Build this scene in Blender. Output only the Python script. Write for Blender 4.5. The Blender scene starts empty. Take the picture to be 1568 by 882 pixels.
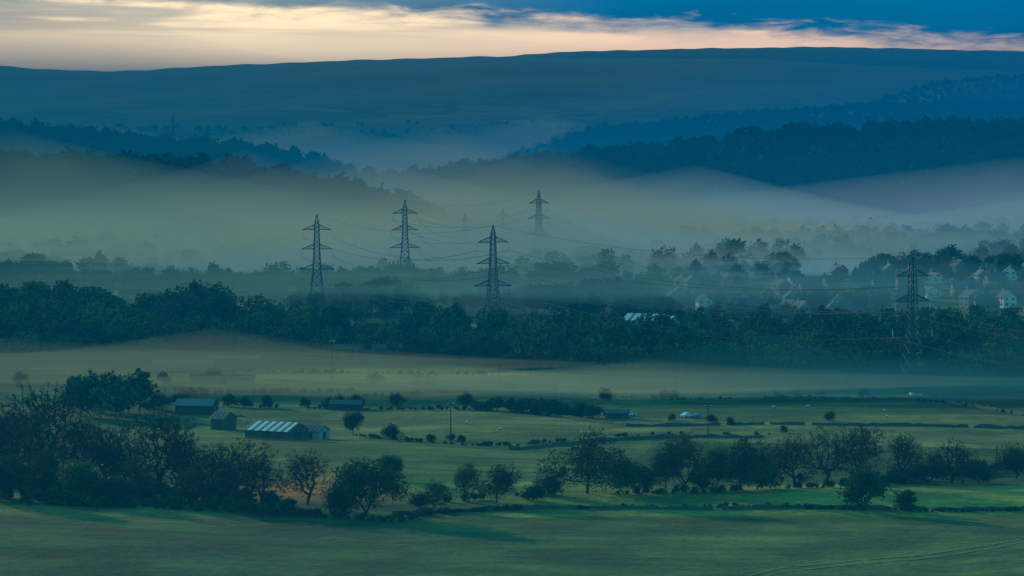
import bpy, math, random, time
import numpy as np
from mathutils import Vector
T0=time.time()
random.seed(3)
F=6385.0; CZ=100.0; HY=150.0
def X(px,D): return (px-784.0)/F*D
def Z(py,D): return CZ-(py-HY)/F*D
def ss(t):
    t=np.clip(t,0,1); return t*t*(3-2*t)
scn=bpy.context.scene
scn.view_settings.view_transform='Standard'; scn.view_settings.look='None'; scn.view_settings.exposure=0
COL=scn.collection

# ---------------------------------------------------------------- terrain height
RID={
 'moorB':(9500,[(-400,120),(400,112),(600,104),(780,86),(850,80),(1000,76),(1100,74),(1270,72),(1400,75),(1568,79),(2000,84)],0,1500,8000),
 'moorA':(7500,[(-600,98),(0,101),(90,107),(180,110),(300,103),(480,95),(700,88),(780,87),(900,90),(1150,91),(1300,100),(1568,112),(2200,120)],0,3100,900),
 'B1':(6000,[(1200,190),(1370,143),(1420,126),(1490,116),(1568,113),(2100,112)],8,700,900),
 'B2':(5000,[(700,260),(880,198),(1050,180),(1180,166),(1300,158),(1420,154),(1568,150),(2100,140)],9,700,700),
 'B3':(3800,[(450,320),(600,268),(650,264),(700,258),(750,250),(800,244),(880,236),(920,230),(1000,222),(1100,210),(1180,198),(1300,193),(1400,190),(1568,188),(2200,185)],12,700,600),
 'C1':(4200,[(-700,180),(0,188),(60,192),(150,199),(220,211),(330,216),(400,224),(450,234),(500,242),(540,257),(580,270),(640,320)],11,600,500),
 'C2':(2900,[(-800,225),(0,232),(60,240),(150,243),(260,246),(360,252),(430,263),(480,275),(560,290),(620,302),(660,316),(690,345),(705,400)],12,520,500),
 'Dr':(2400,[(1330,410),(1380,395),(1440,386),(1500,372),(1568,352),(1900,300)],11,260,400),
 'V':(2130,[(940,476),(1040,440),(1250,430),(1400,426),(1568,418),(2000,410)],0,300,220),
 'E':(1680,[(-600,445),(0,443),(100,437),(200,455),(300,450),(360,468),(430,492),(500,520)],13,130,200),
}
RX={}
for k,(D,pts,th,wf,wb) in RID.items():
    RX[k]=(np.array([X(p[0],D) for p in pts]),np.array([Z(p[1],D)-th for p in pts]))
def ridge_z(k,x): return np.interp(x,RX[k][0],RX[k][1])
def H(x,y):
    x=np.asarray(x,float); y=np.asarray(y,float)
    b=1.3*np.sin(x/61+1.3)*np.sin(y/83+.5)+1.5*np.sin(x/37+y/120)*np.cos(y/59+x/211)+1.4*np.sin((x+y*.4)/143)
    b=b+0.55*np.sin(x/17+y/41)*np.sin(y/23-x/31)
    b=b*ss((y-650)/150)
    b=b+3.6*ss((x+15)/140)*np.exp(-((y-1050)/55)**2)
    b=b-1.0*np.exp(-((y-965)/30)**2)
    h=b
    n=np.sin(x/170+y/260)*np.sin(y/310+2)+.5*np.sin(x/71-y/93)
    fine=.5*np.sin(x/23+1)*np.sin(x/61)+.35*np.sin(x/11+y/90)
    for k,(D,pts,th,wf,wb) in RID.items():
        zk=ridge_z(k,x)
        f=np.where(y<D,ss((y-(D-wf))/wf),ss(1-(y-D)/wb))
        amp=6 if D>5500 else (2 if D>2500 else .4)
        g=zk*f+n*amp*f*(1-f)*4+(fine*1.6*f if D>7000 else 0)
        h=np.where(zk>0,np.maximum(h,g),h)
    t=np.clip((780-y)/780,0,1.3)
    h=h+94*np.power(t,1.5)
    return h
_Dm=np.concatenate([np.arange(700,2600,1.0),np.arange(2600,9000,6.0)])
def ground(px,py):
    """world position of the ground seen at a photo position (surveyed once, used as world coordinates)"""
    x=X(px,_Dm); hh=H(x,_Dm); r=Z(py,_Dm)
    i=np.argmax(r<=hh)
    return float(x[i]),float(_Dm[i]),float(hh[i])

# ---------------------------------------------------------------- node helper
class NB:
    def __init__(s,nt): s.nt=nt; s.N=nt.nodes; s.L=nt.links
    def new(s,t,**k):
        n=s.N.new(t)
        for a,b in k.items(): setattr(n,a,b)
        return n
    def put(s,inp,v):
        if hasattr(v,'is_output'): s.L.new(v,inp)
        else:
            if isinstance(v,(tuple,list)) and len(v)==3 and inp.type=='RGBA': v=(*v,1)
            inp.default_value=v
    def m(s,op,a,b=None,c=None,clamp=False):
        n=s.N.new('ShaderNodeMath'); n.operation=op; n.use_clamp=clamp
        s.put(n.inputs[0],a)
        if b is not None: s.put(n.inputs[1],b)
        if c is not None: s.put(n.inputs[2],c)
        return n.outputs[0]
    def sm(s,v,a,b,o0=0.,o1=1.):
        n=s.N.new('ShaderNodeMapRange'); n.interpolation_type='SMOOTHSTEP'
        s.put(n.inputs[0],v); s.put(n.inputs[1],a); s.put(n.inputs[2],b); s.put(n.inputs[3],o0); s.put(n.inputs[4],o1)
        return n.outputs[0]
    def mix(s,f,a,b,bt='MIX'):
        n=s.N.new('ShaderNodeMix'); n.data_type='RGBA'; n.blend_type=bt
        s.put(n.inputs[0],f); s.put(n.inputs[6],a); s.put(n.inputs[7],b)
        return n.outputs[2]
    def xyz(s,v):
        n=s.N.new('ShaderNodeSeparateXYZ'); s.L.new(v,n.inputs[0]); return n.outputs
    def comb(s,a,b,c):
        n=s.N.new('ShaderNodeCombineXYZ')
        for i,v in enumerate((a,b,c)): s.put(n.inputs[i],v)
        return n.outputs[0]
    def noise(s,v,sc,det=3,rough=.5,dist=0):
        n=s.N.new('ShaderNodeTexNoise'); s.L.new(v,n.inputs['Vector'])
        n.inputs['Scale'].default_value=sc; n.inputs['Detail'].default_value=det
        n.inputs['Roughness'].default_value=rough; n.inputs['Distortion'].default_value=dist
        return n.outputs[0]
def newmat(name):
    m=bpy.data.materials.new(name); m.use_nodes=True; m.node_tree.nodes.clear()
    return m,NB(m.node_tree)
def simple(name,col,rough=.8,metal=0,var=.25,sc=1.0):
    m,b=newmat(name)
    o=b.new('ShaderNodeOutputMaterial'); p=b.new('ShaderNodeBsdfPrincipled')
    tc=b.new('ShaderNodeTexCoord')
    n=b.noise(tc.outputs['Object'],sc,4,.6)
    c=b.mix(n,tuple(v*(1-var) for v in col),tuple(min(1,v*(1+var)) for v in col))
    b.put(p.inputs['Base Color'],c); p.inputs['Roughness'].default_value=rough; p.inputs['Metallic'].default_value=metal
    if rough>=.8: p.inputs['Specular IOR Level'].default_value=.15
    b.L.new(p.outputs[0],o.inputs[0]); return m
def foliage(name,c1,c2,tr=.25):
    m,b=newmat(name)
    o=b.new('ShaderNodeOutputMaterial')
    g=b.new('ShaderNodeNewGeometry'); oi=b.new('ShaderNodeObjectInfo')
    n=b.noise(g.outputs['Position'],.35,1,.6)
    n=b.sm(n,.35,.65)
    f=b.m('ADD',b.m('MULTIPLY',n,.45),b.m('MULTIPLY',oi.outputs['Random'],.55))
    c=b.mix(f,c1,c2)
    d=b.new('ShaderNodeBsdfDiffuse'); b.put(d.inputs[0],c)
    if tr>0:
        t=b.new('ShaderNodeBsdfTranslucent'); b.put(t.inputs[0],c)
        mx=b.new('ShaderNodeMixShader'); mx.inputs[0].default_value=tr
        b.L.new(d.outputs[0],mx.inputs[1]); b.L.new(t.outputs[0],mx.inputs[2]); b.L.new(mx.outputs[0],o.inputs[0])
    else: b.L.new(d.outputs[0],o.inputs[0])
    return m
M_bark=simple('bark',(.020,.022,.018),.95)
M_leaf=foliage('spring_leaves',(.025,.06,.018),(.085,.12,.028),.3)
M_leafd=foliage('dark_leaves',(.012,.034,.018),(.036,.068,.024),.2)
M_wleaf=foliage('wood_leaves',(.025,.06,.018),(.10,.125,.03),0)
M_wdark=foliage('wood_dark_leaves',(.012,.034,.018),(.042,.072,.025),0)
M_wbud=foliage('wood_budding',(.03,.045,.022),(.10,.09,.036),0)
M_far=foliage('far_leaves',(.010,.03,.02),(.03,.055,.025),0)
M_bud=foliage('budding_twigs',(.016,.030,.018),(.038,.050,.024),.15)
M_steel=simple('galvanised_steel',(.04,.05,.055),.6,.3)
M_glass=simple('insulator_glass',(.55,.5,.42),.3)
M_wood=simple('weathered_wood',(.05,.04,.03),.9)
M_stone=simple('gritstone',(.06,.06,.045),.95,0,.5,.8)
M_slate=simple('slate_roof',(.08,.08,.085),.85)
M_tile=simple('clay_roof_tiles',(.13,.08,.06),.8)
M_render=simple('white_render',(.5,.48,.44),.8,0,.1)
M_brick=simple('brick_wall',(.20,.15,.11),.85)
M_win=simple('window_glass',(.03,.04,.05),.1)
M_conc=simple('concrete',(.20,.19,.18),.85)
M_dconc=simple('weathered_concrete',(.09,.09,.085),.9)
M_metroof=simple('metal_sheet',(.5,.48,.45),.8,0)
M_panel=simple('roof_light_sheet',(.12,.12,.12),.85)

# ---------------------------------------------------------------- mesh helper
def mkmesh(name,V,Fc,mats,mi=None,smooth=False):
    me=bpy.data.meshes.new(name); me.from_pydata([tuple(map(float,v)) for v in V],[],[tuple(int(i) for i in f) for f in Fc])
    for m in mats: me.materials.append(m)
    if mi is not None: me.polygons.foreach_set('material_index',np.array(mi,dtype=np.int32))
    if smooth: me.polygons.foreach_set('use_smooth',[True]*len(me.polygons))
    me.update(); return me
def obj(name,me,loc=(0,0,0),rz=0,sc=1,parent=None):
    o=bpy.data.objects.new(name,me); COL.objects.link(o); o.location=loc; o.rotation_euler=(0,0,rz)
    o.scale=(sc,sc,sc) if not isinstance(sc,(tuple,list)) else sc
    if parent: o.parent=parent
    return o
class MB:
    def __init__(s): s.V=[];s.F=[];s.M=[]
    def add(s,V,Fc,m=0):
        o=len(s.V); s.V+= [tuple(v) for v in V]; s.F+=[tuple(i+o for i in f) for f in Fc]; s.M+=[m]*len(Fc)
    def box(s,c,d,m=0,rz=0):
        x,y,z=d[0]/2,d[1]/2,d[2]/2; C,S=math.cos(rz),math.sin(rz)
        V=[]
        for k in (-z,z):
            for i,j in ((-x,-y),(x,-y),(x,y),(-x,y)): V.append((c[0]+i*C-j*S,c[1]+i*S+j*C,c[2]+k))
        s.add(V,[(3,2,1,0),(4,5,6,7),(0,1,5,4),(1,2,6,5),(2,3,7,6),(3,0,4,7)],m)
    def strut(s,a,b,r0,r1=None,n=4,m=0):
        a=Vector(a);b=Vector(b); r1=r0 if r1 is None else r1
        d=(b-a)
        if d.length<1e-6: return
        d.normalize(); u=d.orthogonal().normalized(); w=d.cross(u)
        V=[]
        for p,r in ((a,r0),(b,r1)):
            for i in range(n):
                t=2*math.pi*i/n+.78; V.append(tuple(p+u*(r*math.cos(t))+w*(r*math.sin(t))))
        Fc=[(i,(i+1)%n,n+(i+1)%n,n+i) for i in range(n)]+[tuple(range(n))[::-1],tuple(range(n,2*n))]
        s.add(V,Fc,m)
    def ell(s,c,r,m=0,nu=8,nv=6):
        V=[];Fc=[]
        for j in range(nv+1):
            ph=math.pi*j/nv
            for i in range(nu):
                th=2*math.pi*i/nu; V.append((c[0]+r[0]*math.sin(ph)*math.cos(th),c[1]+r[1]*math.sin(ph)*math.sin(th),c[2]+r[2]*math.cos(ph)))
        for j in range(nv):
            for i in range(nu): Fc.append((j*nu+i,j*nu+(i+1)%nu,(j+1)*nu+(i+1)%nu,(j+1)*nu+i))
        s.add(V,Fc,m)
    def mesh(s,name,mats,smooth=False): return mkmesh(name,s.V,s.F,mats,s.M,smooth)

# ---------------------------------------------------------------- terrain mesh
yr=np.concatenate([np.linspace(-250,680,30),np.exp(np.linspace(math.log(700),math.log(17000),470))])
us=np.linspace(-1,1,441); us=np.sign(us)*np.abs(us)**1.5
XX=us[None,:]*(350+yr[:,None].clip(0)*.42); YY=np.repeat(yr[:,None],len(us),1)
ZZ=H(XX,YY)
V=np.stack([XX,YY,ZZ],-1).reshape(-1,3)
nr,nc=XX.shape
ii=np.arange(nr-1)[:,None]*nc+np.arange(nc-1)[None,:]
Q=np.stack([ii,ii+1,ii+nc+1,ii+nc],-1).reshape(-1,4)
me=bpy.data.meshes.new('ground'); me.vertices.add(len(V)); me.vertices.foreach_set('co',V.ravel())
me.loops.add(Q.size); me.loops.foreach_set('vertex_index',Q.ravel().astype(np.int32))
me.polygons.add(len(Q)); me.polygons.foreach_set('loop_start',np.arange(len(Q),dtype=np.int32)*4)
me.polygons.foreach_set('loop_total',np.full(len(Q),4,dtype=np.int32)); me.update(calc_edges=True)
me.polygons.foreach_set('use_smooth',[True]*len(Q))
m,b=newmat('pasture_and_moor')
o=b.new('ShaderNodeOutputMaterial'); p=b.new('ShaderNodeBsdfPrincipled'); g=b.new('ShaderNodeNewGeometry')
P=g.outputs['Position']; px,py_,pz=b.xyz(P)
nd=b.noise(P,.006,2,.5)
vx=b.m('ADD',b.m('MULTIPLY',px,.0075),b.m('MULTIPLY',nd,1.2)); vy=b.m('ADD',b.m('MULTIPLY',py_,.0095),b.m('MULTIPLY',nd,.8))
vv=b.comb(vx,vy,0.)
vo=b.new('ShaderNodeTexVoronoi'); b.L.new(vv,vo.inputs['Vector']); vo.inputs['Scale'].default_value=1; vo.inputs['Randomness'].default_value=.75
ve=b.new('ShaderNodeTexVoronoi',feature='DISTANCE_TO_EDGE'); b.L.new(vv,ve.inputs['Vector']); ve.inputs['Scale'].default_value=1; ve.inputs['Randomness'].default_value=.75
cr=b.xyz(vo.outputs['Color'])
c=b.mix(cr[0],(.030,.070,.024),(.075,.125,.036))
c=b.mix(b.m('MULTIPLY',b.sm(cr[1],.35,.7),.85),c,(.15,.155,.055))
strip=b.m('MULTIPLY',b.m('MULTIPLY',b.sm(py_,985,1000),b.sm(py_,1066,1052)),b.sm(px,-25,15))
c=b.mix(strip,c,(.17,.22,.05))  # pasture strip at front right, its sunlight painted in as brighter yellow-green
near=b.mix(b.sm(px,-70,60),(.030,.074,.038),(.062,.118,.045))  # near pasture darker to the left: deep shade painted into the grass colour
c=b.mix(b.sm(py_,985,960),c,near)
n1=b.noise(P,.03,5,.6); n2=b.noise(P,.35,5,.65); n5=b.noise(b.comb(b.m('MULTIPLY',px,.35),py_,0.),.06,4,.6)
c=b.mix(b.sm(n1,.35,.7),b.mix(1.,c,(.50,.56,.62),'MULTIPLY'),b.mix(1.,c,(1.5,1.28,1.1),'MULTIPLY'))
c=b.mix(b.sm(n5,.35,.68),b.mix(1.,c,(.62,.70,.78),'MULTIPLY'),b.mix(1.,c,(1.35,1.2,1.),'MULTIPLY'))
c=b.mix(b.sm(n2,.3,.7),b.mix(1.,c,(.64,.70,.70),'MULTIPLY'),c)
n3=b.noise(P,.0022,6,.62); n4=b.noise(b.comb(b.m('MULTIPLY',px,.3),py_,pz),.008,5,.65)
mo=b.mix(b.sm(n3,.38,.62),(.008,.028,.02),(.020,.042,.026)); mo=b.mix(b.sm(n4,.54,.68),mo,(.034,.06,.035))
lf=b.mix(cr[0],(.010,.035,.02),(.07,.10,.035))
lf=b.mix(b.sm(ve.outputs['Distance'],.10,.04),lf,(.006,.016,.010))
mo=b.mix(b.m('MULTIPLY',b.sm(py_,6500,5700),b.sm(n4,.62,.45)),mo,lf)
c=b.mix(b.sm(py_,3300,4300),c,mo)
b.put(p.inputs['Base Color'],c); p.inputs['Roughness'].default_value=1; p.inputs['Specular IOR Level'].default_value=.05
bp=b.new('ShaderNodeBump'); bp.inputs['Distance'].default_value=1.6; bp.inputs['Strength'].default_value=.85
b.L.new(b.noise(P,.22,6,.7),bp.inputs['Height']); b.L.new(bp.outputs[0],p.inputs['Normal'])
b.L.new(p.outputs[0],o.inputs[0])
me.materials.append(m)
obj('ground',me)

# ---------------------------------------------------------------- trees
def gen_tree(name,seed,Ht=14,W=12,tf=.2,N=420,nl=3000,leaf=.32,spread=.55,tw=4,matl=None,tipr=.022,lobes=10,conic=0):
    r=np.random.RandomState(seed)
    L=[]
    for i in range(lobes):
        a=r.rand()*6.28; q=W*.5*(.2+.55*r.rand()); zc=Ht*(.3+.5*r.rand()); q*=1.15-.6*max(0,(zc/Ht-.5)/.3)
        if conic: q*=max(.15,1.25-zc/Ht)
        L.append((q*math.cos(a),q*math.sin(a),zc,W*(.16+.12*r.rand())))
    L.append((0,0,Ht*.76,W*.22)); L.append((0,0,Ht*.5,W*.32))
    L=np.array(L)
    wgt=L[:,3]**2.2; wgt/=wgt.sum()
    def samp(n,pw):
        k=r.choice(len(L),n,p=wgt); d=r.randn(n,3); d/=np.linalg.norm(d,axis=1)[:,None]
        rr=L[k,3]*r.rand(n)**pw; q=L[k,:3]+d*rr[:,None]*np.array([1,1,.85]); 
        return q[q[:,2]>Ht*tf]
    pts=samp(N,.42)
    tk=[]; lean=r.randn(2)*.04*Ht
    for i in range(5):
        t=i/4; tk.append((lean[0]*t*t,lean[1]*t*t,t*Ht*max(tf,.1)*1.25))
    nt=len(tk); A=np.vstack([np.array(tk),pts]); n=len(A)
    par=-np.ones(n,int); plen=np.zeros(n); done=np.zeros(n,bool)
    for i in range(nt): par[i]=i-1; done[i]=True; plen[i]=A[i,2]*.2
    key=np.full(n,1e9)
    def upd(j):
        d=np.linalg.norm(A-A[j],axis=1)+.32*plen[j]
        dz=A[:,2]-A[j,2]; d=d+np.where(dz<-.3,.6*(-dz),0)
        mk=(~done)&(d<key); key[mk]=d[mk]; par[mk]=j
    for j in range(2,nt): upd(j)
    order=[]
    for _ in range(n-nt):
        kk=np.where(done,1e9,key); i=int(np.argmin(kk)); done[i]=True; order.append(i)
        plen[i]=plen[par[i]]+np.linalg.norm(A[i]-A[par[i]]); upd(i)
    w=np.zeros(n); ex=2.15; base=tipr**ex
    for i in reversed(order):
        if w[i]==0: w[i]=base
        w[par[i]]+=w[i]
    for i in range(nt-1,0,-1): w[par[i]]=max(w[par[i]],0)+w[i]
    R=np.power(np.maximum(w,base),1/ex)
    R[0]=R[1]*1.5
    B=MB()
    for i in range(1,n):
        p=par[i]
        r0=min(R[p],R[i]*1.35)
        B.strut(A[p],A[i],r0,R[i],5 if R[i]>.1 else 3)
    for i in range(nt,n):
        for _ in range(tw):
            d=(A[i]-np.array([0,0,Ht*.4])); d/=np.linalg.norm(d)+1e-6; d=d+r.randn(3)*.6; d/=np.linalg.norm(d)
            l=(.4+.9*r.rand())*Ht/14; q=A[i]+d*l; s_=np.cross(d,r.randn(3)); s_/=np.linalg.norm(s_)+1e-6; s_*=.035
            B.add([A[i]-s_,A[i]+s_,q],[(0,1,2)],0)
    if nl>0:
        k=r.randint(nt,n,nl); c=A[k]+r.randn(nl,3)*spread
        u=r.randn(nl,3); u/=np.linalg.norm(u,axis=1)[:,None]; v=np.cross(u,r.randn(nl,3)); v/=np.linalg.norm(v,axis=1)[:,None]
        s=leaf*(.5+r.rand(nl))[:,None]*.5
        for a,uu,vv,z in zip(c,u,v,s):
            if a[2]<.3: continue
            B.add([a-uu*z-vv*z*.6,a+uu*z-vv*z*.3,a+uu*z*.7+vv*z,a-uu*z*.5+vv*z*.8],[(0,1,2,3)],1)
    return B.mesh(name,[M_bark,matl or M_leaf])

T_bare=[gen_tree('bare_tree_mesh%d'%i,10+i,14,14+i,.14,620,900,.26,.5,9,M_bud,.03,11) for i in range(4)]
T_part=[gen_tree('part_leafed_mesh%d'%i,30+i,14,16,.07,520,4200,.34,.55,5,M_bud if i%2 else M_leafd,.024,12) for i in range(3)]
T_full=[gen_tree('leafy_tree_mesh%d'%i,50+i,13,15,.04,400,7000,.40,.6,2,M_leafd if i<2 else M_leaf,.024,12) for i in range(4)]
T_bush=[gen_tree('bush_mesh%d'%i,70+i,5,7,.02,120,2200,.34,.35,3,M_leafd,.02,9) for i in range(3)]

WC=bpy.data.collections.new('woodland_tree_kinds'); BC=bpy.data.collections.new('hedge_bush_kinds'); FC=bpy.data.collections.new('far_tree_kinds')
for i in range(7):
    me=gen_tree('wood_tree%d'%i,100+i,13,[12,14,13,11,14,8,12][i],.05,110,1300 if i%3 else 700,.8,.6,2,[M_wdark,M_wleaf,M_wdark,M_wbud,M_wleaf,M_wdark,M_wbud][i],.035,9,1 if i==5 else 0)
    WC.objects.link(bpy.data.objects.new('wood_tree%d'%i,me))
for i in range(5):
    me=gen_tree('far_tree%d'%i,200+i,12,[13,14,12,7,13][i],.05,24,260,1.9,.8,0,M_far,.06,8,1 if i==3 else 0)
    FC.objects.link(bpy.data.objects.new('far_tree%d'%i,me))
for i in range(4):
    me=gen_tree('hedge_bush%d'%i,300+i,2.2,3.2,.02,40,420,.3,.22,2,M_wdark,.018,6)
    BC.objects.link(bpy.data.objects.new('hedge_bush%d'%i,me))
NI=[0]
def instancer(name,pts,coll,rs):
    """pts: N x 4 (x,y,z,scale)"""
    pts=np.array(pts); n=len(pts); NI[0]+=n
    if n==0: return
    r=np.random.RandomState(rs)
    me=bpy.data.meshes.new(name); me.vertices.add(n); me.vertices.foreach_set('co',pts[:,:3].ravel())
    a=me.attributes.new('sc','FLOAT_VECTOR','POINT'); s=pts[:,3]; sx=s*(.85+.35*r.rand(n))
    a.data.foreach_set('vector',np.stack([sx,sx,s],-1).ravel())
    a=me.attributes.new('rot','FLOAT_VECTOR','POINT'); a.data.foreach_set('vector',np.stack([r.randn(n)*.04,r.randn(n)*.04,r.rand(n)*6.28],-1).ravel())
    a=me.attributes.new('idx','INT','POINT'); a.data.foreach_set('value',r.randint(0,100,n).astype(np.int32))
    o=obj(name,me)
    ng=bpy.data.node_groups.new(name+'_scatter','GeometryNodeTree')
    ng.interface.new_socket('Geometry',in_out='INPUT',socket_type='NodeSocketGeometry'); ng.interface.new_socket('Geometry',in_out='OUTPUT',socket_type='NodeSocketGeometry')
    gi=ng.nodes.new('NodeGroupInput'); go=ng.nodes.new('NodeGroupOutput'); ip=ng.nodes.new('GeometryNodeInstanceOnPoints'); ci=ng.nodes.new('GeometryNodeCollectionInfo')
    ci.inputs['Collection'].default_value=coll; ci.inputs['Separate Children'].default_value=True; ci.inputs['Reset Children'].default_value=True
    def na(nm,t):
        q=ng.nodes.new('GeometryNodeInputNamedAttribute'); q.data_type=t; q.inputs['Name'].default_value=nm; return q.outputs['Attribute']
    l=ng.links.new
    l(gi.outputs[0],ip.inputs['Points']); l(ci.outputs[0],ip.inputs['Instance']); ip.inputs['Pick Instance'].default_value=True
    l(na('idx','INT'),ip.inputs['Instance Index']); l(na('rot','FLOAT_VECTOR'),ip.inputs['Rotation']); l(na('sc','FLOAT_VECTOR'),ip.inputs['Scale'])
    l(ip.outputs[0],go.inputs[0])
    md=o.modifiers.new('scatter','NODES'); md.node_group=ng
def scatter(x0,x1,y0,y1,sp,mask,rs,smin=.6,smax=1.2):
    r=np.random.RandomState(rs)
    gx,gy=np.meshgrid(np.arange(x0,x1,sp),np.arange(y0,y1,sp)); x=(gx+r.rand(*gx.shape)*sp).ravel(); y=(gy+r.rand(*gy.shape)*sp).ravel()
    k=mask(x,y,r.rand(len(x))); x,y=x[k],y[k]
    return np.stack([x,y,H(x,y)-.3,smin+(smax-smin)*r.rand(len(x))**1.3],-1)
def nz(x,y,s,o=0): return .5+.25*(np.sin(x/s+o+1.7*np.sin(y/s/1.7+o))+np.sin(y/s*1.1-x/s*.6+2*o+1.3*np.sin(x/s/1.3)))
cone=lambda x,y,mg=1.2: np.abs(x)<(y*.123*mg+30)
def ridgewood(k,sp,rs,fr=.8,dens=.95,coll=FC,nm='distant_woodland',zmin=4,smin=.7,smax=1.25):
    D,pts,th,wf,wb=RID[k]
    mk=lambda x,y,q:(cone(x,y))&(ridge_z(k,x)>zmin)&(q<dens)&(H(x,y)<=ridge_z(k,x)+3)
    instancer(nm,scatter(-D*.16,D*.16,D-wf*fr,D+40,sp,mk,rs,smin,smax),coll,rs)
ridgewood('C2',11.5,1,1.0,.95,FC,'distant_woodland',4,.7,1.6); ridgewood('B3',13,2,.9,.95,FC,'distant_woodland',4,.5,1.6); ridgewood('C1',13,3,.55,.95,FC,'distant_woodland',4,.5,1.5); ridgewood('B2',15,4,.6,.95,FC,'distant_woodland',4,.6,1.0); ridgewood('B1',16,5,.6,.85,FC,'distant_woodland',4,.5,.9)
mk=lambda x,y,q: cone(x,y)&(((nz(x,y,60,1)>.66)&(q<.85))|((np.abs((nz(x,y,120,3)*9)%1-.5)<.05)&(q<.9)))&(q<ss((5750-y)/500))
instancer('distant_copses',scatter(-850,850,4400,5750,10,mk,6,.22,.6),FC,6)
mk=lambda x,y,q: cone(x,y)&(nz(x,y,70,2)>.42)&(q<.75)&(x>X(700,3000))
instancer('valley_woodland',scatter(-200,600,2750,3300,14,mk,7,.6,1.2),FC,7)
def rectw(nm,pl,pr,D1,D2,sp,rs,cond=lambda x,y:True,dens=.95,coll=WC,smin=.65,smax=1.2):
    mk=lambda x,y,q:(x>X(pl,y))&(x<X(pr,y))&(q<dens)&cond(x,y)
    P_=scatter(min(X(pl,D2),X(pl,D1)),max(X(pr,D2),X(pr,D1)),D1,D2,sp,mk,rs,smin,smax)
    if len(P_): P_[:,3]*=.72+.5*nz(P_[:,0],P_[:,1],19,rs)
    instancer(nm,P_,coll,rs)
rectw('hillside_woodland',1330,1700,2230,2420,11,8)
rectw('misty_woodland',800,1450,2240,2640,11,9,lambda x,y:(nz(x,y,45,1)>.34),.9,WC,.6,1.5)
rectw('misty_woodland',-150,640,1900,2350,12,10,lambda x,y:(nz(x,y,50,2)>.45),.8)
rectw('misty_woodland',560,1000,1850,2150,11,11,lambda x,y:(nz(x,y,38,4)>.45),.85)
rectw('left_woodland',-200,520,1535,1720,8.5,12,lambda x,y:(y-1535)>(x-X(250,1600))*1.0,.97,WC,.7,1.3)
rectw('river_woodland',600,1720,1440,1665,8.5,13,lambda x,y:((y>1440+125*ss((X(960,1500)-x)/70))&(nz(x,y,23,6)>.2)),.95,WC,.5,1.4)
rectw('village_trees',980,1700,1700,2250,11,14,lambda x,y:(nz(x,y,30,5)>.56),.6,WC,.4,.9)
rectw('left_copse',380,680,1560,1850,10,15,lambda x,y:(nz(x,y,26,5)>.36),.85,WC,.4,1.0)
rectw('misty_copse',60,240,1290,1330,9,16,lambda x,y:(x<X(232,y))&(x>X(75,y)),.95,WC,.8,1.2)
rectw('riverside_scrub',1280,1600,1400,1440,8,19,lambda x,y:(nz(x,y,17,3)>.25),.85,WC,.3,.8)
rectw('front_scrub',-80,420,1000,1050,5.5,17,lambda x,y:True,.9,WC,.15,.34)
rectw('front_scrub',840,1500,1060,1078,6,18,lambda x,y:(nz(x,y,14,2)>.5),.7,WC,.12,.28)
print('INST',NI[0],time.time()-T0)

def tree(name,meshes,i,px,py,hp,ws=1.0,rz=None,base=14.):
    x,y,z=ground(px,py); s=hp/F*y/base
    obj(name,meshes[i%len(meshes)],(x,y,z-.2),rz if rz is not None else random.random()*6.28,(s*ws,s*ws,s))
for k,(px,py,hp,ws) in enumerate([(-15,740,114,1),(20,735,130,1.0),(50,752,130,.9),(78,742,160,1.05),(125,745,114,.9),(152,755,96,.9),(180,757,124,1.0),(245,760,140,1.0),(272,764,104,.9),(315,768,96,.9),(365,775,112,1.15),(400,774,84,.9),(470,775,90,1.1),
      (1218,748,92,1.0),(1262,748,100,.9),(1312,747,103,1.0),(1386,742,84,1.0),(1460,741,76,1.1),(1425,741,58,1)]):
    tree('bare_tree',T_bare,k,px,py,hp,ws)
for k,(px,py,hp,ws) in enumerate([(715,772,64,.9),(760,772,66,1.0),(900,757,104,1.05),(1043,752,88,1.15),(1135,752,88,1.1),(662,782,50,1.0),(1020,752,60,1),(60,764,80,1.1),(205,770,70,1.1),(290,774,60,1.1),(340,775,60,1.1)]):
    tree('half_leafed_tree',T_part,k,px,py,hp,ws)
for k,(px,py,hp,ws) in enumerate([(555,797,92,1.2),(1558,735,56,1.0),(955,757,62,1.1),(1100,752,70,1.0),(598,735,38,1.1),(520,795,60,.9),(1160,752,64,1),(125,770,64,1.2),(10,768,68,1.2),(170,776,50,1.3)]):
    tree('oak_tree',T_full,k,px,py,hp,ws,None,13.)
for k,(px,py,hp,ws) in enumerate([(1325,782,60,.95),(1393,784,32,1.1),(815,770,26,1.3),(985,753,40,1.),(1180,750,36,1.0),(1500,742,30,1.2),(1072,752,30,1.2),(845,760,30,1.2),(640,780,24,1.2)]):
    tree('hawthorn_bush',T_bush,k,px,py,hp,ws,None,5.)
for k,(px,py,hp,ws) in enumerate([(540,668,38,.9),(600,676,28,1),(575,590,20,1),(638,592,18,1),(655,594,18,1),(715,626,26,1),(608,623,20,1.1),(928,616,24,.9),(1020,612,16,1),
   (1032,613,15,1),(1222,607,17,.8),(1258,607,14,1),(1192,608,10,1),(1322,609,16,1),(1271,646,17,.9),(410,626,20,.9),(465,624,15,1),(505,627,20,1),(520,626,20,1),(545,626,24,1),
   (325,586,24,1.1),(250,590,20,1),(350,624,20,1),(375,625,18,1),(240,628,26,1),(28,590,20,1.1),(660,678,14,1),(690,676,12,1),(705,678,12,1),(1030,645,12,1),(1120,652,13,1),(890,640,26,1.3),(910,641,22,1.2),(820,636,22,1.2),(1200,664,12,1),(1090,648,14,1),(780,600,14,1),(850,604,12,1)]):
    tree('field_tree',T_bush if hp<24 else T_full[:2],k,px,py,hp,ws,None,5. if hp<24 else 13.)

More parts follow.
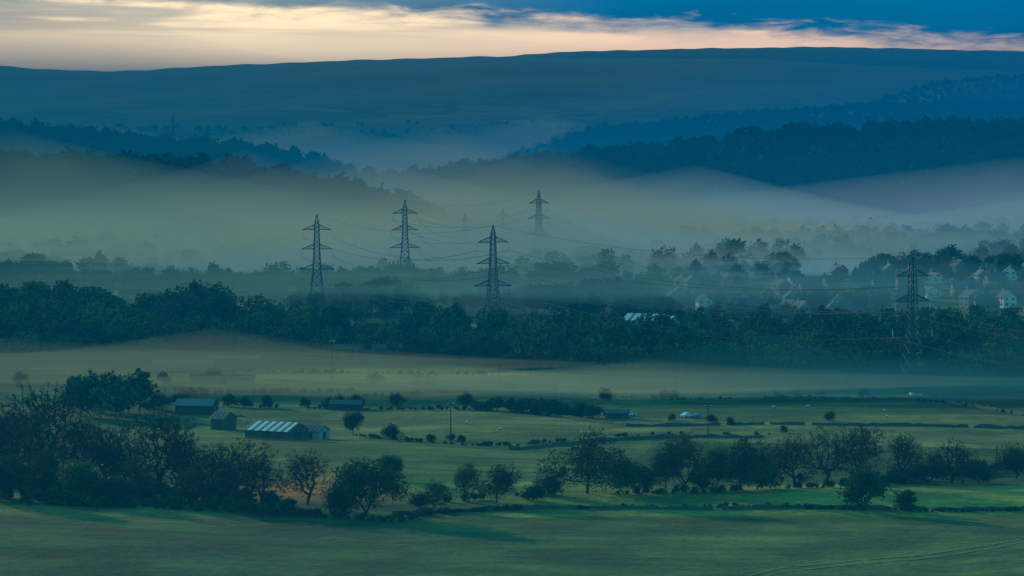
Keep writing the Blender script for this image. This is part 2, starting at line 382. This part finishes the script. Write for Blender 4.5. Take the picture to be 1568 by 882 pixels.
# hedges and walls following the ground
def along(pl,step):
    P=[ground(*p) for p in pl]; out=[]
    for a,b in zip(P[:-1],P[1:]):
        n=max(1,int(math.hypot(b[0]-a[0],b[1]-a[1])/step))
        for i in range(n): t=i/n; out.append((a[0]+(b[0]-a[0])*t,a[1]+(b[1]-a[1])*t))
    return out
def hedge(pl,s0,rs,step=1.3,gap=.08,wd=.8):
    r=np.random.RandomState(rs); o=[]
    for x,y in along(pl,step):
        if r.rand()<gap or math.sin(x/13+rs)>.93: continue
        x+=r.randn()*wd+1.5*math.sin(y/9+rs);y+=r.randn()*wd+2.5*math.sin(x/19+rs); o.append((x,y,float(H(x,y))-.15,s0*(.5+.9*r.rand()**1.5)))
    instancer('hedgerow',o,BC,rs)
HD=[([(-40,742),(100,752),(250,768),(430,784)],1.5,.0,2.),([(-40,760),(120,775),(300,785),(480,795)],1.2,.0,2.),
 ([(430,784),(600,800),(700,785)],.7,.1,.6),([(590,795),(720,786),(1000,782),(1130,777),(1290,780),(1568,786),(1640,788)],.5,.02,.4),
 ([(640,775),(860,760)],.7,.15,.8),([(960,756),(1180,752),(1350,747)],.8,.05,1.0),([(1350,744),(1450,733),(1570,716)],1.4,.02,1.),
 ([(740,628),(900,640)],1.6,.05,2),([(560,668),(640,678),(720,683),(800,683)],.5,.4,.5),([(400,626),(560,627),(700,628),(740,630)],.6,.3,.6),
 ([(560,608),(740,600),(880,607),(1050,612),(1200,612)],.5,.3,.5),([(1180,610),(1330,612),(1440,616),(1600,640)],.4,.4,.5),([(740,684),(900,672),(1180,668)],.5,.4,.5),
 ([(220,600),(400,603),(560,600)],.8,.2,.8),([(260,570),(500,572),(760,575)],.6,.2,.8),([(230,628),(270,612),(330,606)],.8,.1,.8)]
for i,(pl,s,g_,w_) in enumerate(HD): hedge(pl,s,400+i,1.2,g_,w_)
def wall(pl,rs):
    r=np.random.RandomState(rs); pts=along(pl,2.)
    V=[];Fc=[]
    for i,(x,y) in enumerate(pts):
        j=min(i+1,len(pts)-1); k=max(i-1,0); dx=pts[j][0]-pts[k][0]; dy=pts[j][1]-pts[k][1]; l=math.hypot(dx,dy)+1e-6; nx,ny=-dy/l,dx/l
        y+=3*math.sin(x/21+rs); z=float(H(x,y)); h=.9+r.randn()*.2
        V+=[(x-nx*.35,y-ny*.35,z-.4),(x-nx*.2,y-ny*.2,z+h),(x+nx*.2,y+ny*.2,z+h),(x+nx*.35,y+ny*.35,z-.4)]
    for i in range(len(pts)-1):
        if r.rand()<.04: continue
        a=i*4; Fc+=[(a,a+4,a+5,a+1),(a+1,a+5,a+6,a+2),(a+2,a+6,a+7,a+3)]
    obj('dry_stone_wall',mkmesh('dry_stone_wall',V,Fc,[M_stone]))
for i,pl in enumerate([[(820,636),(960,655),(1180,650),(1380,652),(1640,662)],[(1170,611),(1440,617),(1620,645)],[(600,790),(760,785),(1000,780),(1290,779),(1640,787)],
    [(780,690),(900,676),(1180,671)],[(430,586),(640,598),(900,603)]]): wall(pl,i)
B=MB(); prev=None
for x,y in along([(860,662),(1000,672),(1160,676)],3.):
    z=float(H(x,y)); B.strut((x,y,z-.2),(x,y,z+1.3),.07)
    if prev:
        for h in (.5,.85,1.2): B.strut((prev[0],prev[1],prev[2]+h),(x,y,z+h),.012,n=3)
    prev=(x,y,z)
obj('wire_fence',B.mesh('wire_fence',[M_wood]))
# worn farm track across the near pasture: two faint grassy wheel ruts
M_track=simple('worn_grass_track',(.085,.115,.055),.95,0,.45,.25)
V=[];Fc=[]; pts=along([(1130,895),(1200,878),(1300,867),(1430,856),(1520,842),(1620,826)],1.5)
r=np.random.RandomState(4)
for i,(x,y) in enumerate(pts):
    for k in range(4):
        q=y+(k-1.5)*1.1+(r.randn()*.35 if k in(0,3) else 0)+(4.5 if k>1 else 0); V.append((x,q,float(H(x,q))+.12))
for i in range(len(pts)-1):
    if r.rand()<.06: continue
    for k in (0,2): a=i*4+k; Fc.append((a,a+4,a+5,a+1))
obj('farm_track',mkmesh('farm_track',V,Fc,[M_track]))

# ---------------------------------------------------------------- pylons
ARMS=[(.855,6.6),(.67,7.0),(.475,8.0)]
PH=47.4
def prof(t): return float(np.interp(t,[0,.22,.45,.66,.86,.93,1.0],[4.3,2.9,1.75,1.25,.95,.75,.08]))
def pylon_mesh(th=1.0):
    B=MB(); lv=[0,.11,.2,.285,.36,.43,.475,.53,.575,.62,.67,.715,.76,.81,.855,.9,.94,1.0]
    C=[(-1,-1),(1,-1),(1,1),(-1,1)]
    def pt(t,c): w=prof(t); return (c[0]*w,c[1]*w,t*PH)
    for a,b_ in zip(lv[:-1],lv[1:]):
        for i in range(4):
            c,d=C[i],C[(i+1)%4]
            B.strut(pt(a,c),pt(b_,c),.17*th)
            if b_<1:
                B.strut(pt(a,c),pt(b_,d),.085*th,n=3); B.strut(pt(a,d),pt(b_,c),.085*th,n=3); B.strut(pt(b_,c),pt(b_,d),.085*th,n=3)
    for t,w in ARMS:
        z=t*PH; bw=prof(t); up=2.3; bu=prof(t+up/PH)
        for s in (-1,1):
            tip=(s*w,0,z-.1)
            for q in (-1,1):
                B.strut((s*bw,q*bw,z),tip,.13*th); B.strut((s*bu,q*bu,z+up),tip,.12*th)
                n=4
                for k in range(n):
                    f=k/n; g2=(k+.5)/n
                    lo=(s*(bw+(w-bw)*f),q*bw*(1-f),z-.1*f); hi=(s*(bu+(w-bu)*g2),q*bu*(1-g2),z+up*(1-g2)); lo2=(s*(bw+(w-bw)*(f+1/n)),q*bw*(1-f-1/n),z)
                    B.strut(lo,hi,.06*th,n=3); B.strut(hi,lo2,.06*th,n=3)
            B.strut(tip,(tip[0],0,z-3.3),.06*th,n=5,m=1)
            for k in range(9): B.strut((tip[0],0,z-.6-k*.3),(tip[0],0,z-.75-k*.3),.17*th,.1*th,n=6,m=1)
    return B.mesh('electricity_pylon',[M_steel,M_glass])
PYm=pylon_mesh(1.15); PYf=pylon_mesh(1.4); PYd=pylon_mesh(2.6)
pyl={}
def pylon(k,px,toppy,D,yaw,me=PYm,ws=1):
    x=X(px,D); z=float(H(x,D)); s=(Z(toppy,D)-z)/PH
    obj('electricity_pylon',me,(x,D,z),yaw,(s*ws,s*ws,s)); pyl[k]=(x,D,z,s,yaw,ws)
pylon('P1',755,345,1722,.25); pylon('P2',485,328,1887,.15); pylon('P3',620,306,2167,.1,PYf); pylon('P4',825,292,2365,.5,PYf)
pylon('P5',1398,392,1418,.45); pylon('P6',770,318,2480,.4,PYf,.9); pylon('P7',712,326,2440,.3,PYf,1.1); pylon('P8',573,258,3300,.6,PYf)
pylon('P9',265,179,4225,.9,PYd,.9); pylon('P10',318,194,4225,.3,PYd,1.3); pylon('P11',2000,440,1200,.45)
def att(k,a,s):
    x,y,z,sc,yaw,ws=pyl[k]; t,w=ARMS[a]; return Vector((x+s*w*sc*ws*math.cos(yaw),y+s*w*sc*ws*math.sin(yaw),z+(t*PH-3.4)*sc))
B=MB()
def cable(a,b,sag,r):
    n=28; prev=None
    for i in range(n+1):
        t=i/n; p=a.lerp(b,t); p.z-=sag*4*t*(1-t)
        if prev is not None: B.strut(prev,p,r,n=3)
        prev=p.copy()
for k1,k2,sag,r in [('P1','P5',7,.095),('P5','P11',5,.065),('P2','P1',7,.09),('P3','P4',7,.07),('P3','P7',8,.07),('P4','P5',16,.06),('P6','P4',4,.07),('P8','P3',14,.07),('P7','P1',9,.06)]:
    for a in range(3):
        for s in (-1,1): cable(att(k1,a,s),att(k2,a,s),sag,r)
    t1=pyl[k1];t2=pyl[k2]; cable(Vector((t1[0],t1[1],t1[2]+PH*t1[3])),Vector((t2[0],t2[1],t2[2]+PH*t2[3])),sag*.8,r*.7)
obj('power_lines',B.mesh('power_lines',[M_steel]))
B=MB(); B.strut((0,0,-.3),(0,0,9),.16,.11,8); B.box((0,0,8.5),(1.8,.12,.14)); B.box((0,0,7.9),(1.4,.12,.14))
for x in (-.8,-.4,.4,.8): B.strut((x,0,8.55),(x,0,8.8),.06,n=6,m=1)
TP=B.mesh('telegraph_pole',[M_wood,M_glass])
for px,top,base in [(765,562,598),(1036,575,609),(1085,620,672),(690,616,678),(508,520,588),(33,590,622),(1528,683,712),(262,545,575)]:
    x,y,z=ground(px,base); obj('telegraph_pole',TP,(x,y,z),.4,(1.3,1.3,(base-top)/F*y/9))

# ---------------------------------------------------------------- buildings
def house_parts(w,l,h,rh,kind):
    B=MB(); x,y=w/2,l/2
    B.add([(-x,-y,-1),(x,-y,-1),(x,y,-1),(-x,y,-1),(-x,-y,h),(x,-y,h),(x,y,h),(-x,y,h),(0,-y,h+rh),(0,y,h+rh)],[(0,1,5,8,4),(1,2,6,5),(2,3,7,9,6),(3,0,4,7)])
    walls=B
    R=MB(); e=.45; t=.18; sl=rh/x
    for s in (-1,1):
        a=(0,h+rh+.05); b=(s*(x+e),h-e*sl+.05)
        V=[]
        for yy in (-y-e,y+e):
            V+=[(a[0],yy,a[1]),(b[0],yy,b[1]),(b[0],yy,b[1]+t),(a[0],yy,a[1]+t)]
        R.add(V,[(0,1,2,3),(7,6,5,4),(0,4,5,1),(1,5,6,2),(2,6,7,3)])
    W=MB(); n2=2 if h>4 else 1
    for fl in range(n2):
        zc=1.5+fl*2.6
        for xx in (-w*.25,w*.25):
            for s in (-1,1): W.box((xx,s*(y+.02),zc),(1.2,.08,1.2))
        for k in range(max(1,int(l/3.2))):
            yy=-y+l*(k+.5)/max(1,int(l/3.2))
            for s in (-1,1): W.box((s*(x+.02),yy,zc),(.08,1.3,1.2))
    Dr=MB(); Dr.box((x+.03,0.9,1.0),(.1,1.0,2.05))
    Ch=MB(); Ch.box((0,y-.8,h+rh+.4),(.7,1.1,1.7)); Ch.strut((0,y-1,h+rh+1.2),(0,y-1,h+rh+1.7),.14,n=8); Ch.strut((0,y-.6,h+rh+1.2),(0,y-.6,h+rh+1.7),.14,n=8)
    return [('walls',walls),('roof',R),('windows',W),('door',Dr),('chimney',Ch)]
def mkhouse(tag,w,l,h,rh,wm,rm):
    return [(n,b_.mesh(tag+'_'+n,[{'walls':wm,'roof':rm,'windows':M_win,'door':M_wood,'chimney':M_brick}[n]])) for n,b_ in house_parts(w,l,h,rh,tag)]
KH=[('white_house',mkhouse('a',7,8,4.8,3.0,M_render,M_slate)),('brick_house',mkhouse('b',7,11,4.8,3.0,M_brick,M_slate)),('brick_house',mkhouse('c',8,8,4.8,3.2,M_brick,M_tile)),('white_bungalow',mkhouse('d',8,13,2.8,2.6,M_render,M_tile))]
def house(k,x,y,rz,sc=1.):
    nm,parts=KH[k]; e=bpy.data.objects.new(nm,None); COL.objects.link(e); e.location=(x,y,float(H(x,y))); e.rotation_euler=(0,0,rz); e.scale=(sc,)*3
    for n,me in parts: obj(n,me,parent=e)
r=np.random.RandomState(5); placed=[]
while len(placed)<66:
    D=1860+r.rand()*310; pxx=1080+r.rand()*540
    if len(placed)%7==0: pxx=1000+r.rand()*90
    x=X(pxx,D)
    if any(abs(x-a)<10 and abs(D-b_)<16 for a,b_ in placed): continue
    placed.append((x,D))
    house(int(r.choice([0,1,1,2,3])),x,D,r.choice([.3,1.87,.1,1.4])+r.randn()*.15,.82+.2*r.rand())
def barn_at(nm,x,y,w,l,h,rh,rz,roofm=0,stripes=0,walls=M_stone):
    z=float(H(x,y)); e=bpy.data.objects.new(nm,None); COL.objects.link(e); e.location=(x,y,z); e.rotation_euler=(0,0,rz)
    P=house_parts(w,l,h,rh,nm); obj('walls',P[0][1].mesh('bw',[walls]),parent=e)
    R=MB(); hx=w/2; n=int(l/1.2); e_=.4; sl=rh/hx
    for s in (-1,1):
        for k in range(n):
            y0=-l/2-e_+(l+2*e_)*k/n; y1=-l/2-e_+(l+2*e_)*(k+1)/n; ym=(y0+y1)/2; m_=1 if (stripes and k%stripes==1) else 0
            for (ya,yb,za,zb) in ((y0,ym,.06,.12),(ym,y1,.12,.06)):
                R.add([(0,ya,h+rh+za),(s*(hx+e_),ya,h-e_*sl+za),(s*(hx+e_),yb,h-e_*sl+zb),(0,yb,h+rh+zb)],[(0,1,2,3)],m_)
    obj('roof',R.mesh('br',[roofm or M_metroof,M_panel]),parent=e)
    D_=MB(); D_.box((0,-l/2-.03,h*.42),(w*.3,.1,h*.84)); D_.box((hx+.03,0,h*.42),(.1,3.2,h*.84)); D_.box((-hx-.03,0,h*.42),(.1,3.2,h*.84)); obj('doors',D_.mesh('bd',[M_wood]),parent=e)
def barn(nm,px,py,*a):
    x,y,z=ground(px,py); barn_at(nm,x,y,*a)
barn('farm_barn',423,674,11,15,3.0,2.2,1.0,0,2); barn('farm_shed',478,673,6,8,2.6,1.4,1.1,M_slate,0,M_conc)
barn('stone_barn',341,658,5.5,5.5,3.4,2.0,.9,M_slate,0); barn('farm_shed',300,634,8,12,2.8,1.8,1.35,M_panel,2,M_wood)
barn('stable_block',530,628,4.5,10,2.0,1.1,1.4,M_slate,0,M_wood)
barn('warehouse',335,561,10,30,2.8,1.2,1.5,M_panel,0,M_dconc); barn('warehouse',280,568,9,22,2.8,1.2,1.6,M_panel,0,M_brick); barn('poultry_shed',340,588,7,22,2.0,1.2,1.57,M_slate,0,M_brick)
barn('farm_shed',945,641,4,7,1.8,.9,1.4,M_slate,0)
barn_at('mill_building',X(990,1700),1700,13,16,9,3,1.1,0,3,M_brick); barn_at('mill_building',X(1012,1705),1705,13,12,8,3,1.1,0,3,M_brick)
x,y,z=ground(560,558); e=bpy.data.objects.new('road_bridge',None); COL.objects.link(e); e.location=(x,y,z); e.rotation_euler=(0,0,-.12); e.scale=(.8,.8,.75)
B=MB(); B.box((0,0,8.2),(34,8,1.1)); obj('deck',B.mesh('deck',[M_dconc]),parent=e)
B=MB()
for s in (-1,1): B.box((0,s*3.8,9.25),(34,.3,1.)); 
obj('parapets',B.mesh('par',[M_dconc]),parent=e)
B=MB()
for k in (-11,-4,4,11):
    for s in (-2.6,0,2.6): B.strut((k,s,-1),(k,s,7.0),.5,n=8)
    B.box((k,0,7.3),(1.3,7.4,.7))
obj('piers',B.mesh('piers',[M_dconc]),parent=e)
bx,by=x,y
instancer('bridge_embankment_trees',[(bx+dx_,by+dy_,float(H(bx+dx_,by+dy_))-.3,s_) for dx_,dy_,s_ in [(-16,2,.5),(-20,-3,.45),(-24,5,.6),(15,4,.5),(19,-2,.55),(23,6,.6),(28,3,.5),(-30,4,.6),(8,12,.6),(-4,14,.6),(1,-8,.2),(-12,-6,.3),(13,-7,.3)]],WC,55)
M_p=[simple('car_paint_white',(.6,.6,.6),.3),simple('car_paint_blue',(.05,.09,.2),.3),simple('car_paint_silver',(.35,.36,.38),.3)]
M_ty=simple('tyre_rubber',(.02,.02,.02),.9)
def carmesh(pm):
    B=MB(); pr=[(-2.2,.35),(-2.2,.85),(-1.9,1.0),(-1.5,1.05),(-.9,1.45),(.6,1.47),(1.2,1.02),(2.0,.88),(2.2,.6),(2.2,.35)]
    n=len(pr); V=[]
    for s in (-.85,.85):
        for a,b_ in pr: V.append((a,s*(.82 if b_>1.1 else 1),b_))
    B.add(V,[tuple(range(n))[::-1],tuple(range(n,2*n))]+[(i,(i+1)%n,n+(i+1)%n,n+i) for i in range(n)],0)
    for s in (-1,1):
        B.add([(-1.25,s*.87,1.08),(.95,s*.87,1.08),(.5,s*.74,1.4),(-.85,s*.74,1.4)],[(0,1,2,3)],1)
        for a in (-1.35,1.35): B.strut((a,s*.7,.33),(a,s*.9,.33),.33,n=12,m=2)
    return B.mesh('car',[pm,M_win,M_ty])
cm=[carmesh(p) for p in M_p]
for i,(px,py) in enumerate([(932,637),(952,638),(964,638),(1052,640),(1066,641),(1410,610),(1398,609)]):
    x,y,z=ground(px,py); obj('parked_car',cm[i%3],(x,y,z+.02),.3*i)
M_wool=simple('wool',(.45,.42,.36),.95); M_face=simple('sheep_face',(.05,.045,.04),.9)
B=MB(); B.ell((0,0,.72),(.58,.27,.3),0,10,8); B.ell((.42,0,.74),(.26,.22,.26),0); B.ell((-.45,0,.76),(.2,.22,.22),0)
B.strut((.5,0,.85),(.78,0,1.0),.13,.1,8,0); B.ell((.9,0,.98),(.19,.09,.1),1); 
for s in (-1,1):
    B.ell((.8,s*.13,1.04),(.04,.1,.03),1,6,4)
    for a in (-.36,.34):
        B.strut((a,s*.15,.6),(a-.03,s*.15,.3),.065,.045,6,1); B.strut((a-.03,s*.15,.3),(a,s*.15,0),.045,.035,6,1)
B.strut((-.6,0,.85),(-.68,0,.6),.05,.03,6,0)
SM=B.mesh('sheep',[M_wool,M_face],True)
r=np.random.RandomState(9)
for i in range(12):
    px,py=[(600+r.rand()*240,640+r.rand()*25),(1100+r.rand()*400,622+r.rand()*22),(800+r.rand()*140,586+r.rand()*10)][i%3]
    x,y,z=ground(px,py); obj('sheep',SM,(x,y,z),r.rand()*6.28,1.0)

# ---------------------------------------------------------------- mist volumes (homogeneous, feathered shapes)
def s2l(r,g,b_): return tuple(((c/255+.055)/1.055)**2.4 if c>10 else c/255/12.92 for c in (r,g,b_))
def volmat(name,col,dens):
    m,b=newmat(name); o=b.new('ShaderNodeOutputMaterial')
    ab=b.new('ShaderNodeVolumeAbsorption'); ab.inputs[0].default_value=(0,0,0,1); ab.inputs['Density'].default_value=dens
    em=b.new('ShaderNodeEmission'); em.inputs[0].default_value=(*col,1); em.inputs[1].default_value=dens  # glow stands in for daylight scattered by mist and haze; also lights surfaces
    ad=b.new('ShaderNodeAddShader'); b.L.new(ab.outputs[0],ad.inputs[0]); b.L.new(em.outputs[0],ad.inputs[1]); b.L.new(ad.outputs[0],o.inputs['Volume'])
    m.cycles.homogeneous_volume=True
    return m
def wisp_mesh(name,m,r,nth=36,nr_=10,pw=2.3):
    """flat lens with a feathered rim; height falls to zero towards a pointed edge"""
    ph=r.rand(8)*6.28; V=[(0,0,1.)]; Fc=[]
    def ring(k,s):
        out=[]
        rr=(k/nr_)**1.3
        for i in range(nth):
            t=2*math.pi*i/nth; c,s_=math.cos(t),math.sin(t)
            R=1+.16*math.sin(2*t+ph[0])+.1*math.sin(3*t+ph[1])+.06*math.sin(5*t+ph[2])
            xx=math.copysign(abs(c)**1.35,c)*rr*R; yy=math.copysign(abs(s_)**1.35,s_)*rr*R
            z=(1-rr)**pw*(1+.3*rr*math.sin(9*xx+ph[3])*math.sin(7*yy+ph[4]))
            out.append((xx,yy,s*z))
        return out
    for k in range(1,nr_+1): V+=ring(k,1)
    for i in range(nth): Fc.append((0,1+i,1+(i+1)%nth))
    for k in range(nr_-1):
        a=1+k*nth
        for i in range(nth): Fc.append((a+i,a+nth+i,a+nth+(i+1)%nth,a+(i+1)%nth))
    off=len(V); 
    for k in range(1,nr_): V+=ring(k,-1)
    V.append((0,0,-1.)); last=len(V)-1
    def idx(k,i): return (1+(nr_-1)*nth+i%nth) if k==nr_ else off+(k-1)*nth+i%nth
    for i in range(nth): Fc.append((last,idx(1,i+1),idx(1,i)))
    for k in range(1,nr_):
        for i in range(nth): Fc.append((idx(k,i),idx(k,i+1),idx(k+1,i+1),idx(k+1,i)))
    return mkmesh(name,V,Fc,[m])
NV=[0]
def bank(px,py,D,rx,ry,rz,od,col,n=2,jit=.4):
    """n wisps spread evenly in x over the bank so that no single crest shows"""
    NV[0]+=1; r=np.random.RandomState(900+NV[0])
    e=bpy.data.objects.new('fog_bank',None); COL.objects.link(e); e.location=(X(px,D),D,Z(py,D))
    for i in range(n):
        f=.85+.3*r.rand(); m=volmat('mist',s2l(*[c*(.95+.1*r.rand()) for c in col]),od/n/(ry*1.05)*(.85+.3*r.rand()))
        ox=((i+.5)/n-.5)*2*rx*jit*1.3 if n>1 else 0
        obj('wisp_%d'%i,wisp_mesh('wisp',m,r),(ox+(r.rand()-.5)*.2*rx,(r.rand()-.5)*1.0*jit*ry,(r.rand()-.5)*.3*jit*rz),(r.rand()-.5)*.3,(rx*f,ry*f,rz*(.85+.3*r.rand())*1.6),e)
bank(650,262,4900,720,420,38,5.0,(160,180,170),4,.5)
bank(140,372,2400,520,260,44,5.6,(116,142,114),5,.55)
bank(640,385,2420,320,280,32,2.0,(108,140,126),2,.5)
bank(1020,368,2980,640,330,36,6.8,(146,176,172),5,.6)
bank(1480,362,3100,520,330,30,1.4,(70,136,158),2,.5)
bank(1290,400,2300,380,100,24,2.4,(100,142,148),2,.5)
bank(1300,440,1840,330,60,11,.5,(70,116,124),1)
bank(480,440,1930,280,140,28,1.2,(76,118,100),2,.5)
bank(20,556,1450,170,50,7,2.2,(88,106,80),3,.45)
bank(430,590,1400,170,50,5,.9,(92,112,82),2,.5)
bank(820,585,1395,160,50,4.5,1.1,(130,146,98),2,.5)
bank(1400,585,1385,140,24,10,1.3,(34,90,92),2,.5)
bank(150,690,1170,120,60,5,1.0,(78,94,66),2)
bank(415,762,1037,42,22,6,1.2,(136,118,78),2)
bank(-40,840,915,60,30,4,.6,(60,76,52),1)
for i,(top,dn,col) in enumerate([(70,1.1e-4,(6,94,116)),(190,1.5e-4,(0,86,126))]):
    B=MB(); B.box((0,8100,(top-30-i*3)/2),(13000-i*40,15800-i*40,top+30+i*3)); obj('air_haze',B.mesh('air_haze',[volmat('haze',s2l(*col),dn)]))
r=np.random.RandomState(77)
obj('air_haze',wisp_mesh('haze_w',volmat('haze_b',s2l(0,92,146),6e-4),r,pw=1.5),(800,4300,20),0,(1300,1900,260))
obj('air_haze',wisp_mesh('haze_w',volmat('haze_g',s2l(2,80,98),5.5e-4),r,pw=1.5),(-700,4200,20),0,(1200,1900,240))

# ---------------------------------------------------------------- sky
w=bpy.data.worlds.new('World'); scn.world=w; w.use_nodes=True; w.node_tree.nodes.clear(); b=NB(w.node_tree)
o=b.new('ShaderNodeOutputWorld'); bg=b.new('ShaderNodeBackground'); tc=b.new('ShaderNodeTexCoord')
SE,SR=13,-38
sk=b.new('ShaderNodeTexSky'); sk.sky_type='NISHITA'; sk.sun_disc=False; sk.sun_elevation=math.radians(SE); sk.sun_rotation=math.radians(SR)
dx,dy,dz=b.xyz(tc.outputs['Generated'])
dyc=b.m('MAXIMUM',dy,.05); a=b.m('DIVIDE',dx,dyc); e=b.m('DIVIDE',dz,dyc)
n=b.noise(b.comb(b.m('MULTIPLY',a,60.),b.m('MULTIPLY',e,300.),0.),1,6,.6,.3)
n2=b.noise(b.comb(b.m('MULTIPLY',a,14.),b.m('ADD',b.m('MULTIPLY',e,230.),b.m('MULTIPLY',a,3.)),3.7),1,4,.5,.3)
eb=b.m('ADD',b.m('SUBTRACT',.0188,b.m('MULTIPLY',a,.050)),b.m('MULTIPLY',b.m('SUBTRACT',n,.5),.012))
dk=b.sm(b.m('SUBTRACT',e,eb),-.003,.003)
dc=b.mix(b.sm(a,-.085,.03),(.36,.44,.42),(.0,.20,.44)); dc=b.mix(b.sm(n2,.4,.7),dc,b.mix(1.,dc,(.6,.78,.82),'MULTIPLY'))
lc=b.mix(b.sm(a,-.05,.06),(2.2,1.65,.95),(2.3,1.45,.92)); gc=b.mix(b.sm(a,-.06,.1),(.92,.80,.58),(.12,.32,.42))
lc=b.mix(b.m('MULTIPLY',b.sm(e,.011,.021),b.sm(n2,.60,.42)),lc,gc)
cl=b.mix(dk,lc,dc)
sky=b.mix(1.,sk.outputs[0],(.08,.38,.36),'MULTIPLY')
f=b.m('MULTIPLY',b.sm(e,.30,.06),b.sm(dy,.05,.3))
b.put(bg.inputs[0],b.mix(f,sky,cl)); bg.inputs[1].default_value=1.
b.L.new(bg.outputs[0],o.inputs[0])
sv=Vector((math.sin(math.radians(SR))*math.cos(math.radians(SE)),math.cos(math.radians(SR))*math.cos(math.radians(SE)),math.sin(math.radians(SE))))
l=bpy.data.lights.new('sun','SUN'); l.energy=5; l.angle=math.radians(.5); l.color=(1,.80,.38)
lo=bpy.data.objects.new('sun',l); COL.objects.link(lo); lo.rotation_euler=(-sv).to_track_quat('-Z','Y').to_euler(); lo.location=(-300,300,900)

# ---------------------------------------------------------------- camera
cd=bpy.data.cameras.new('camera'); cam=bpy.data.objects.new('camera',cd); COL.objects.link(cam)
cam.location=(0,0,CZ); cam.rotation_euler=(math.radians(90)-math.atan((441-HY)/F),0,0)
cd.sensor_width=36; cd.lens=36*F/1568; cd.clip_start=1; cd.clip_end=40000
scn.camera=cam
print('DONE',time.time()-T0)
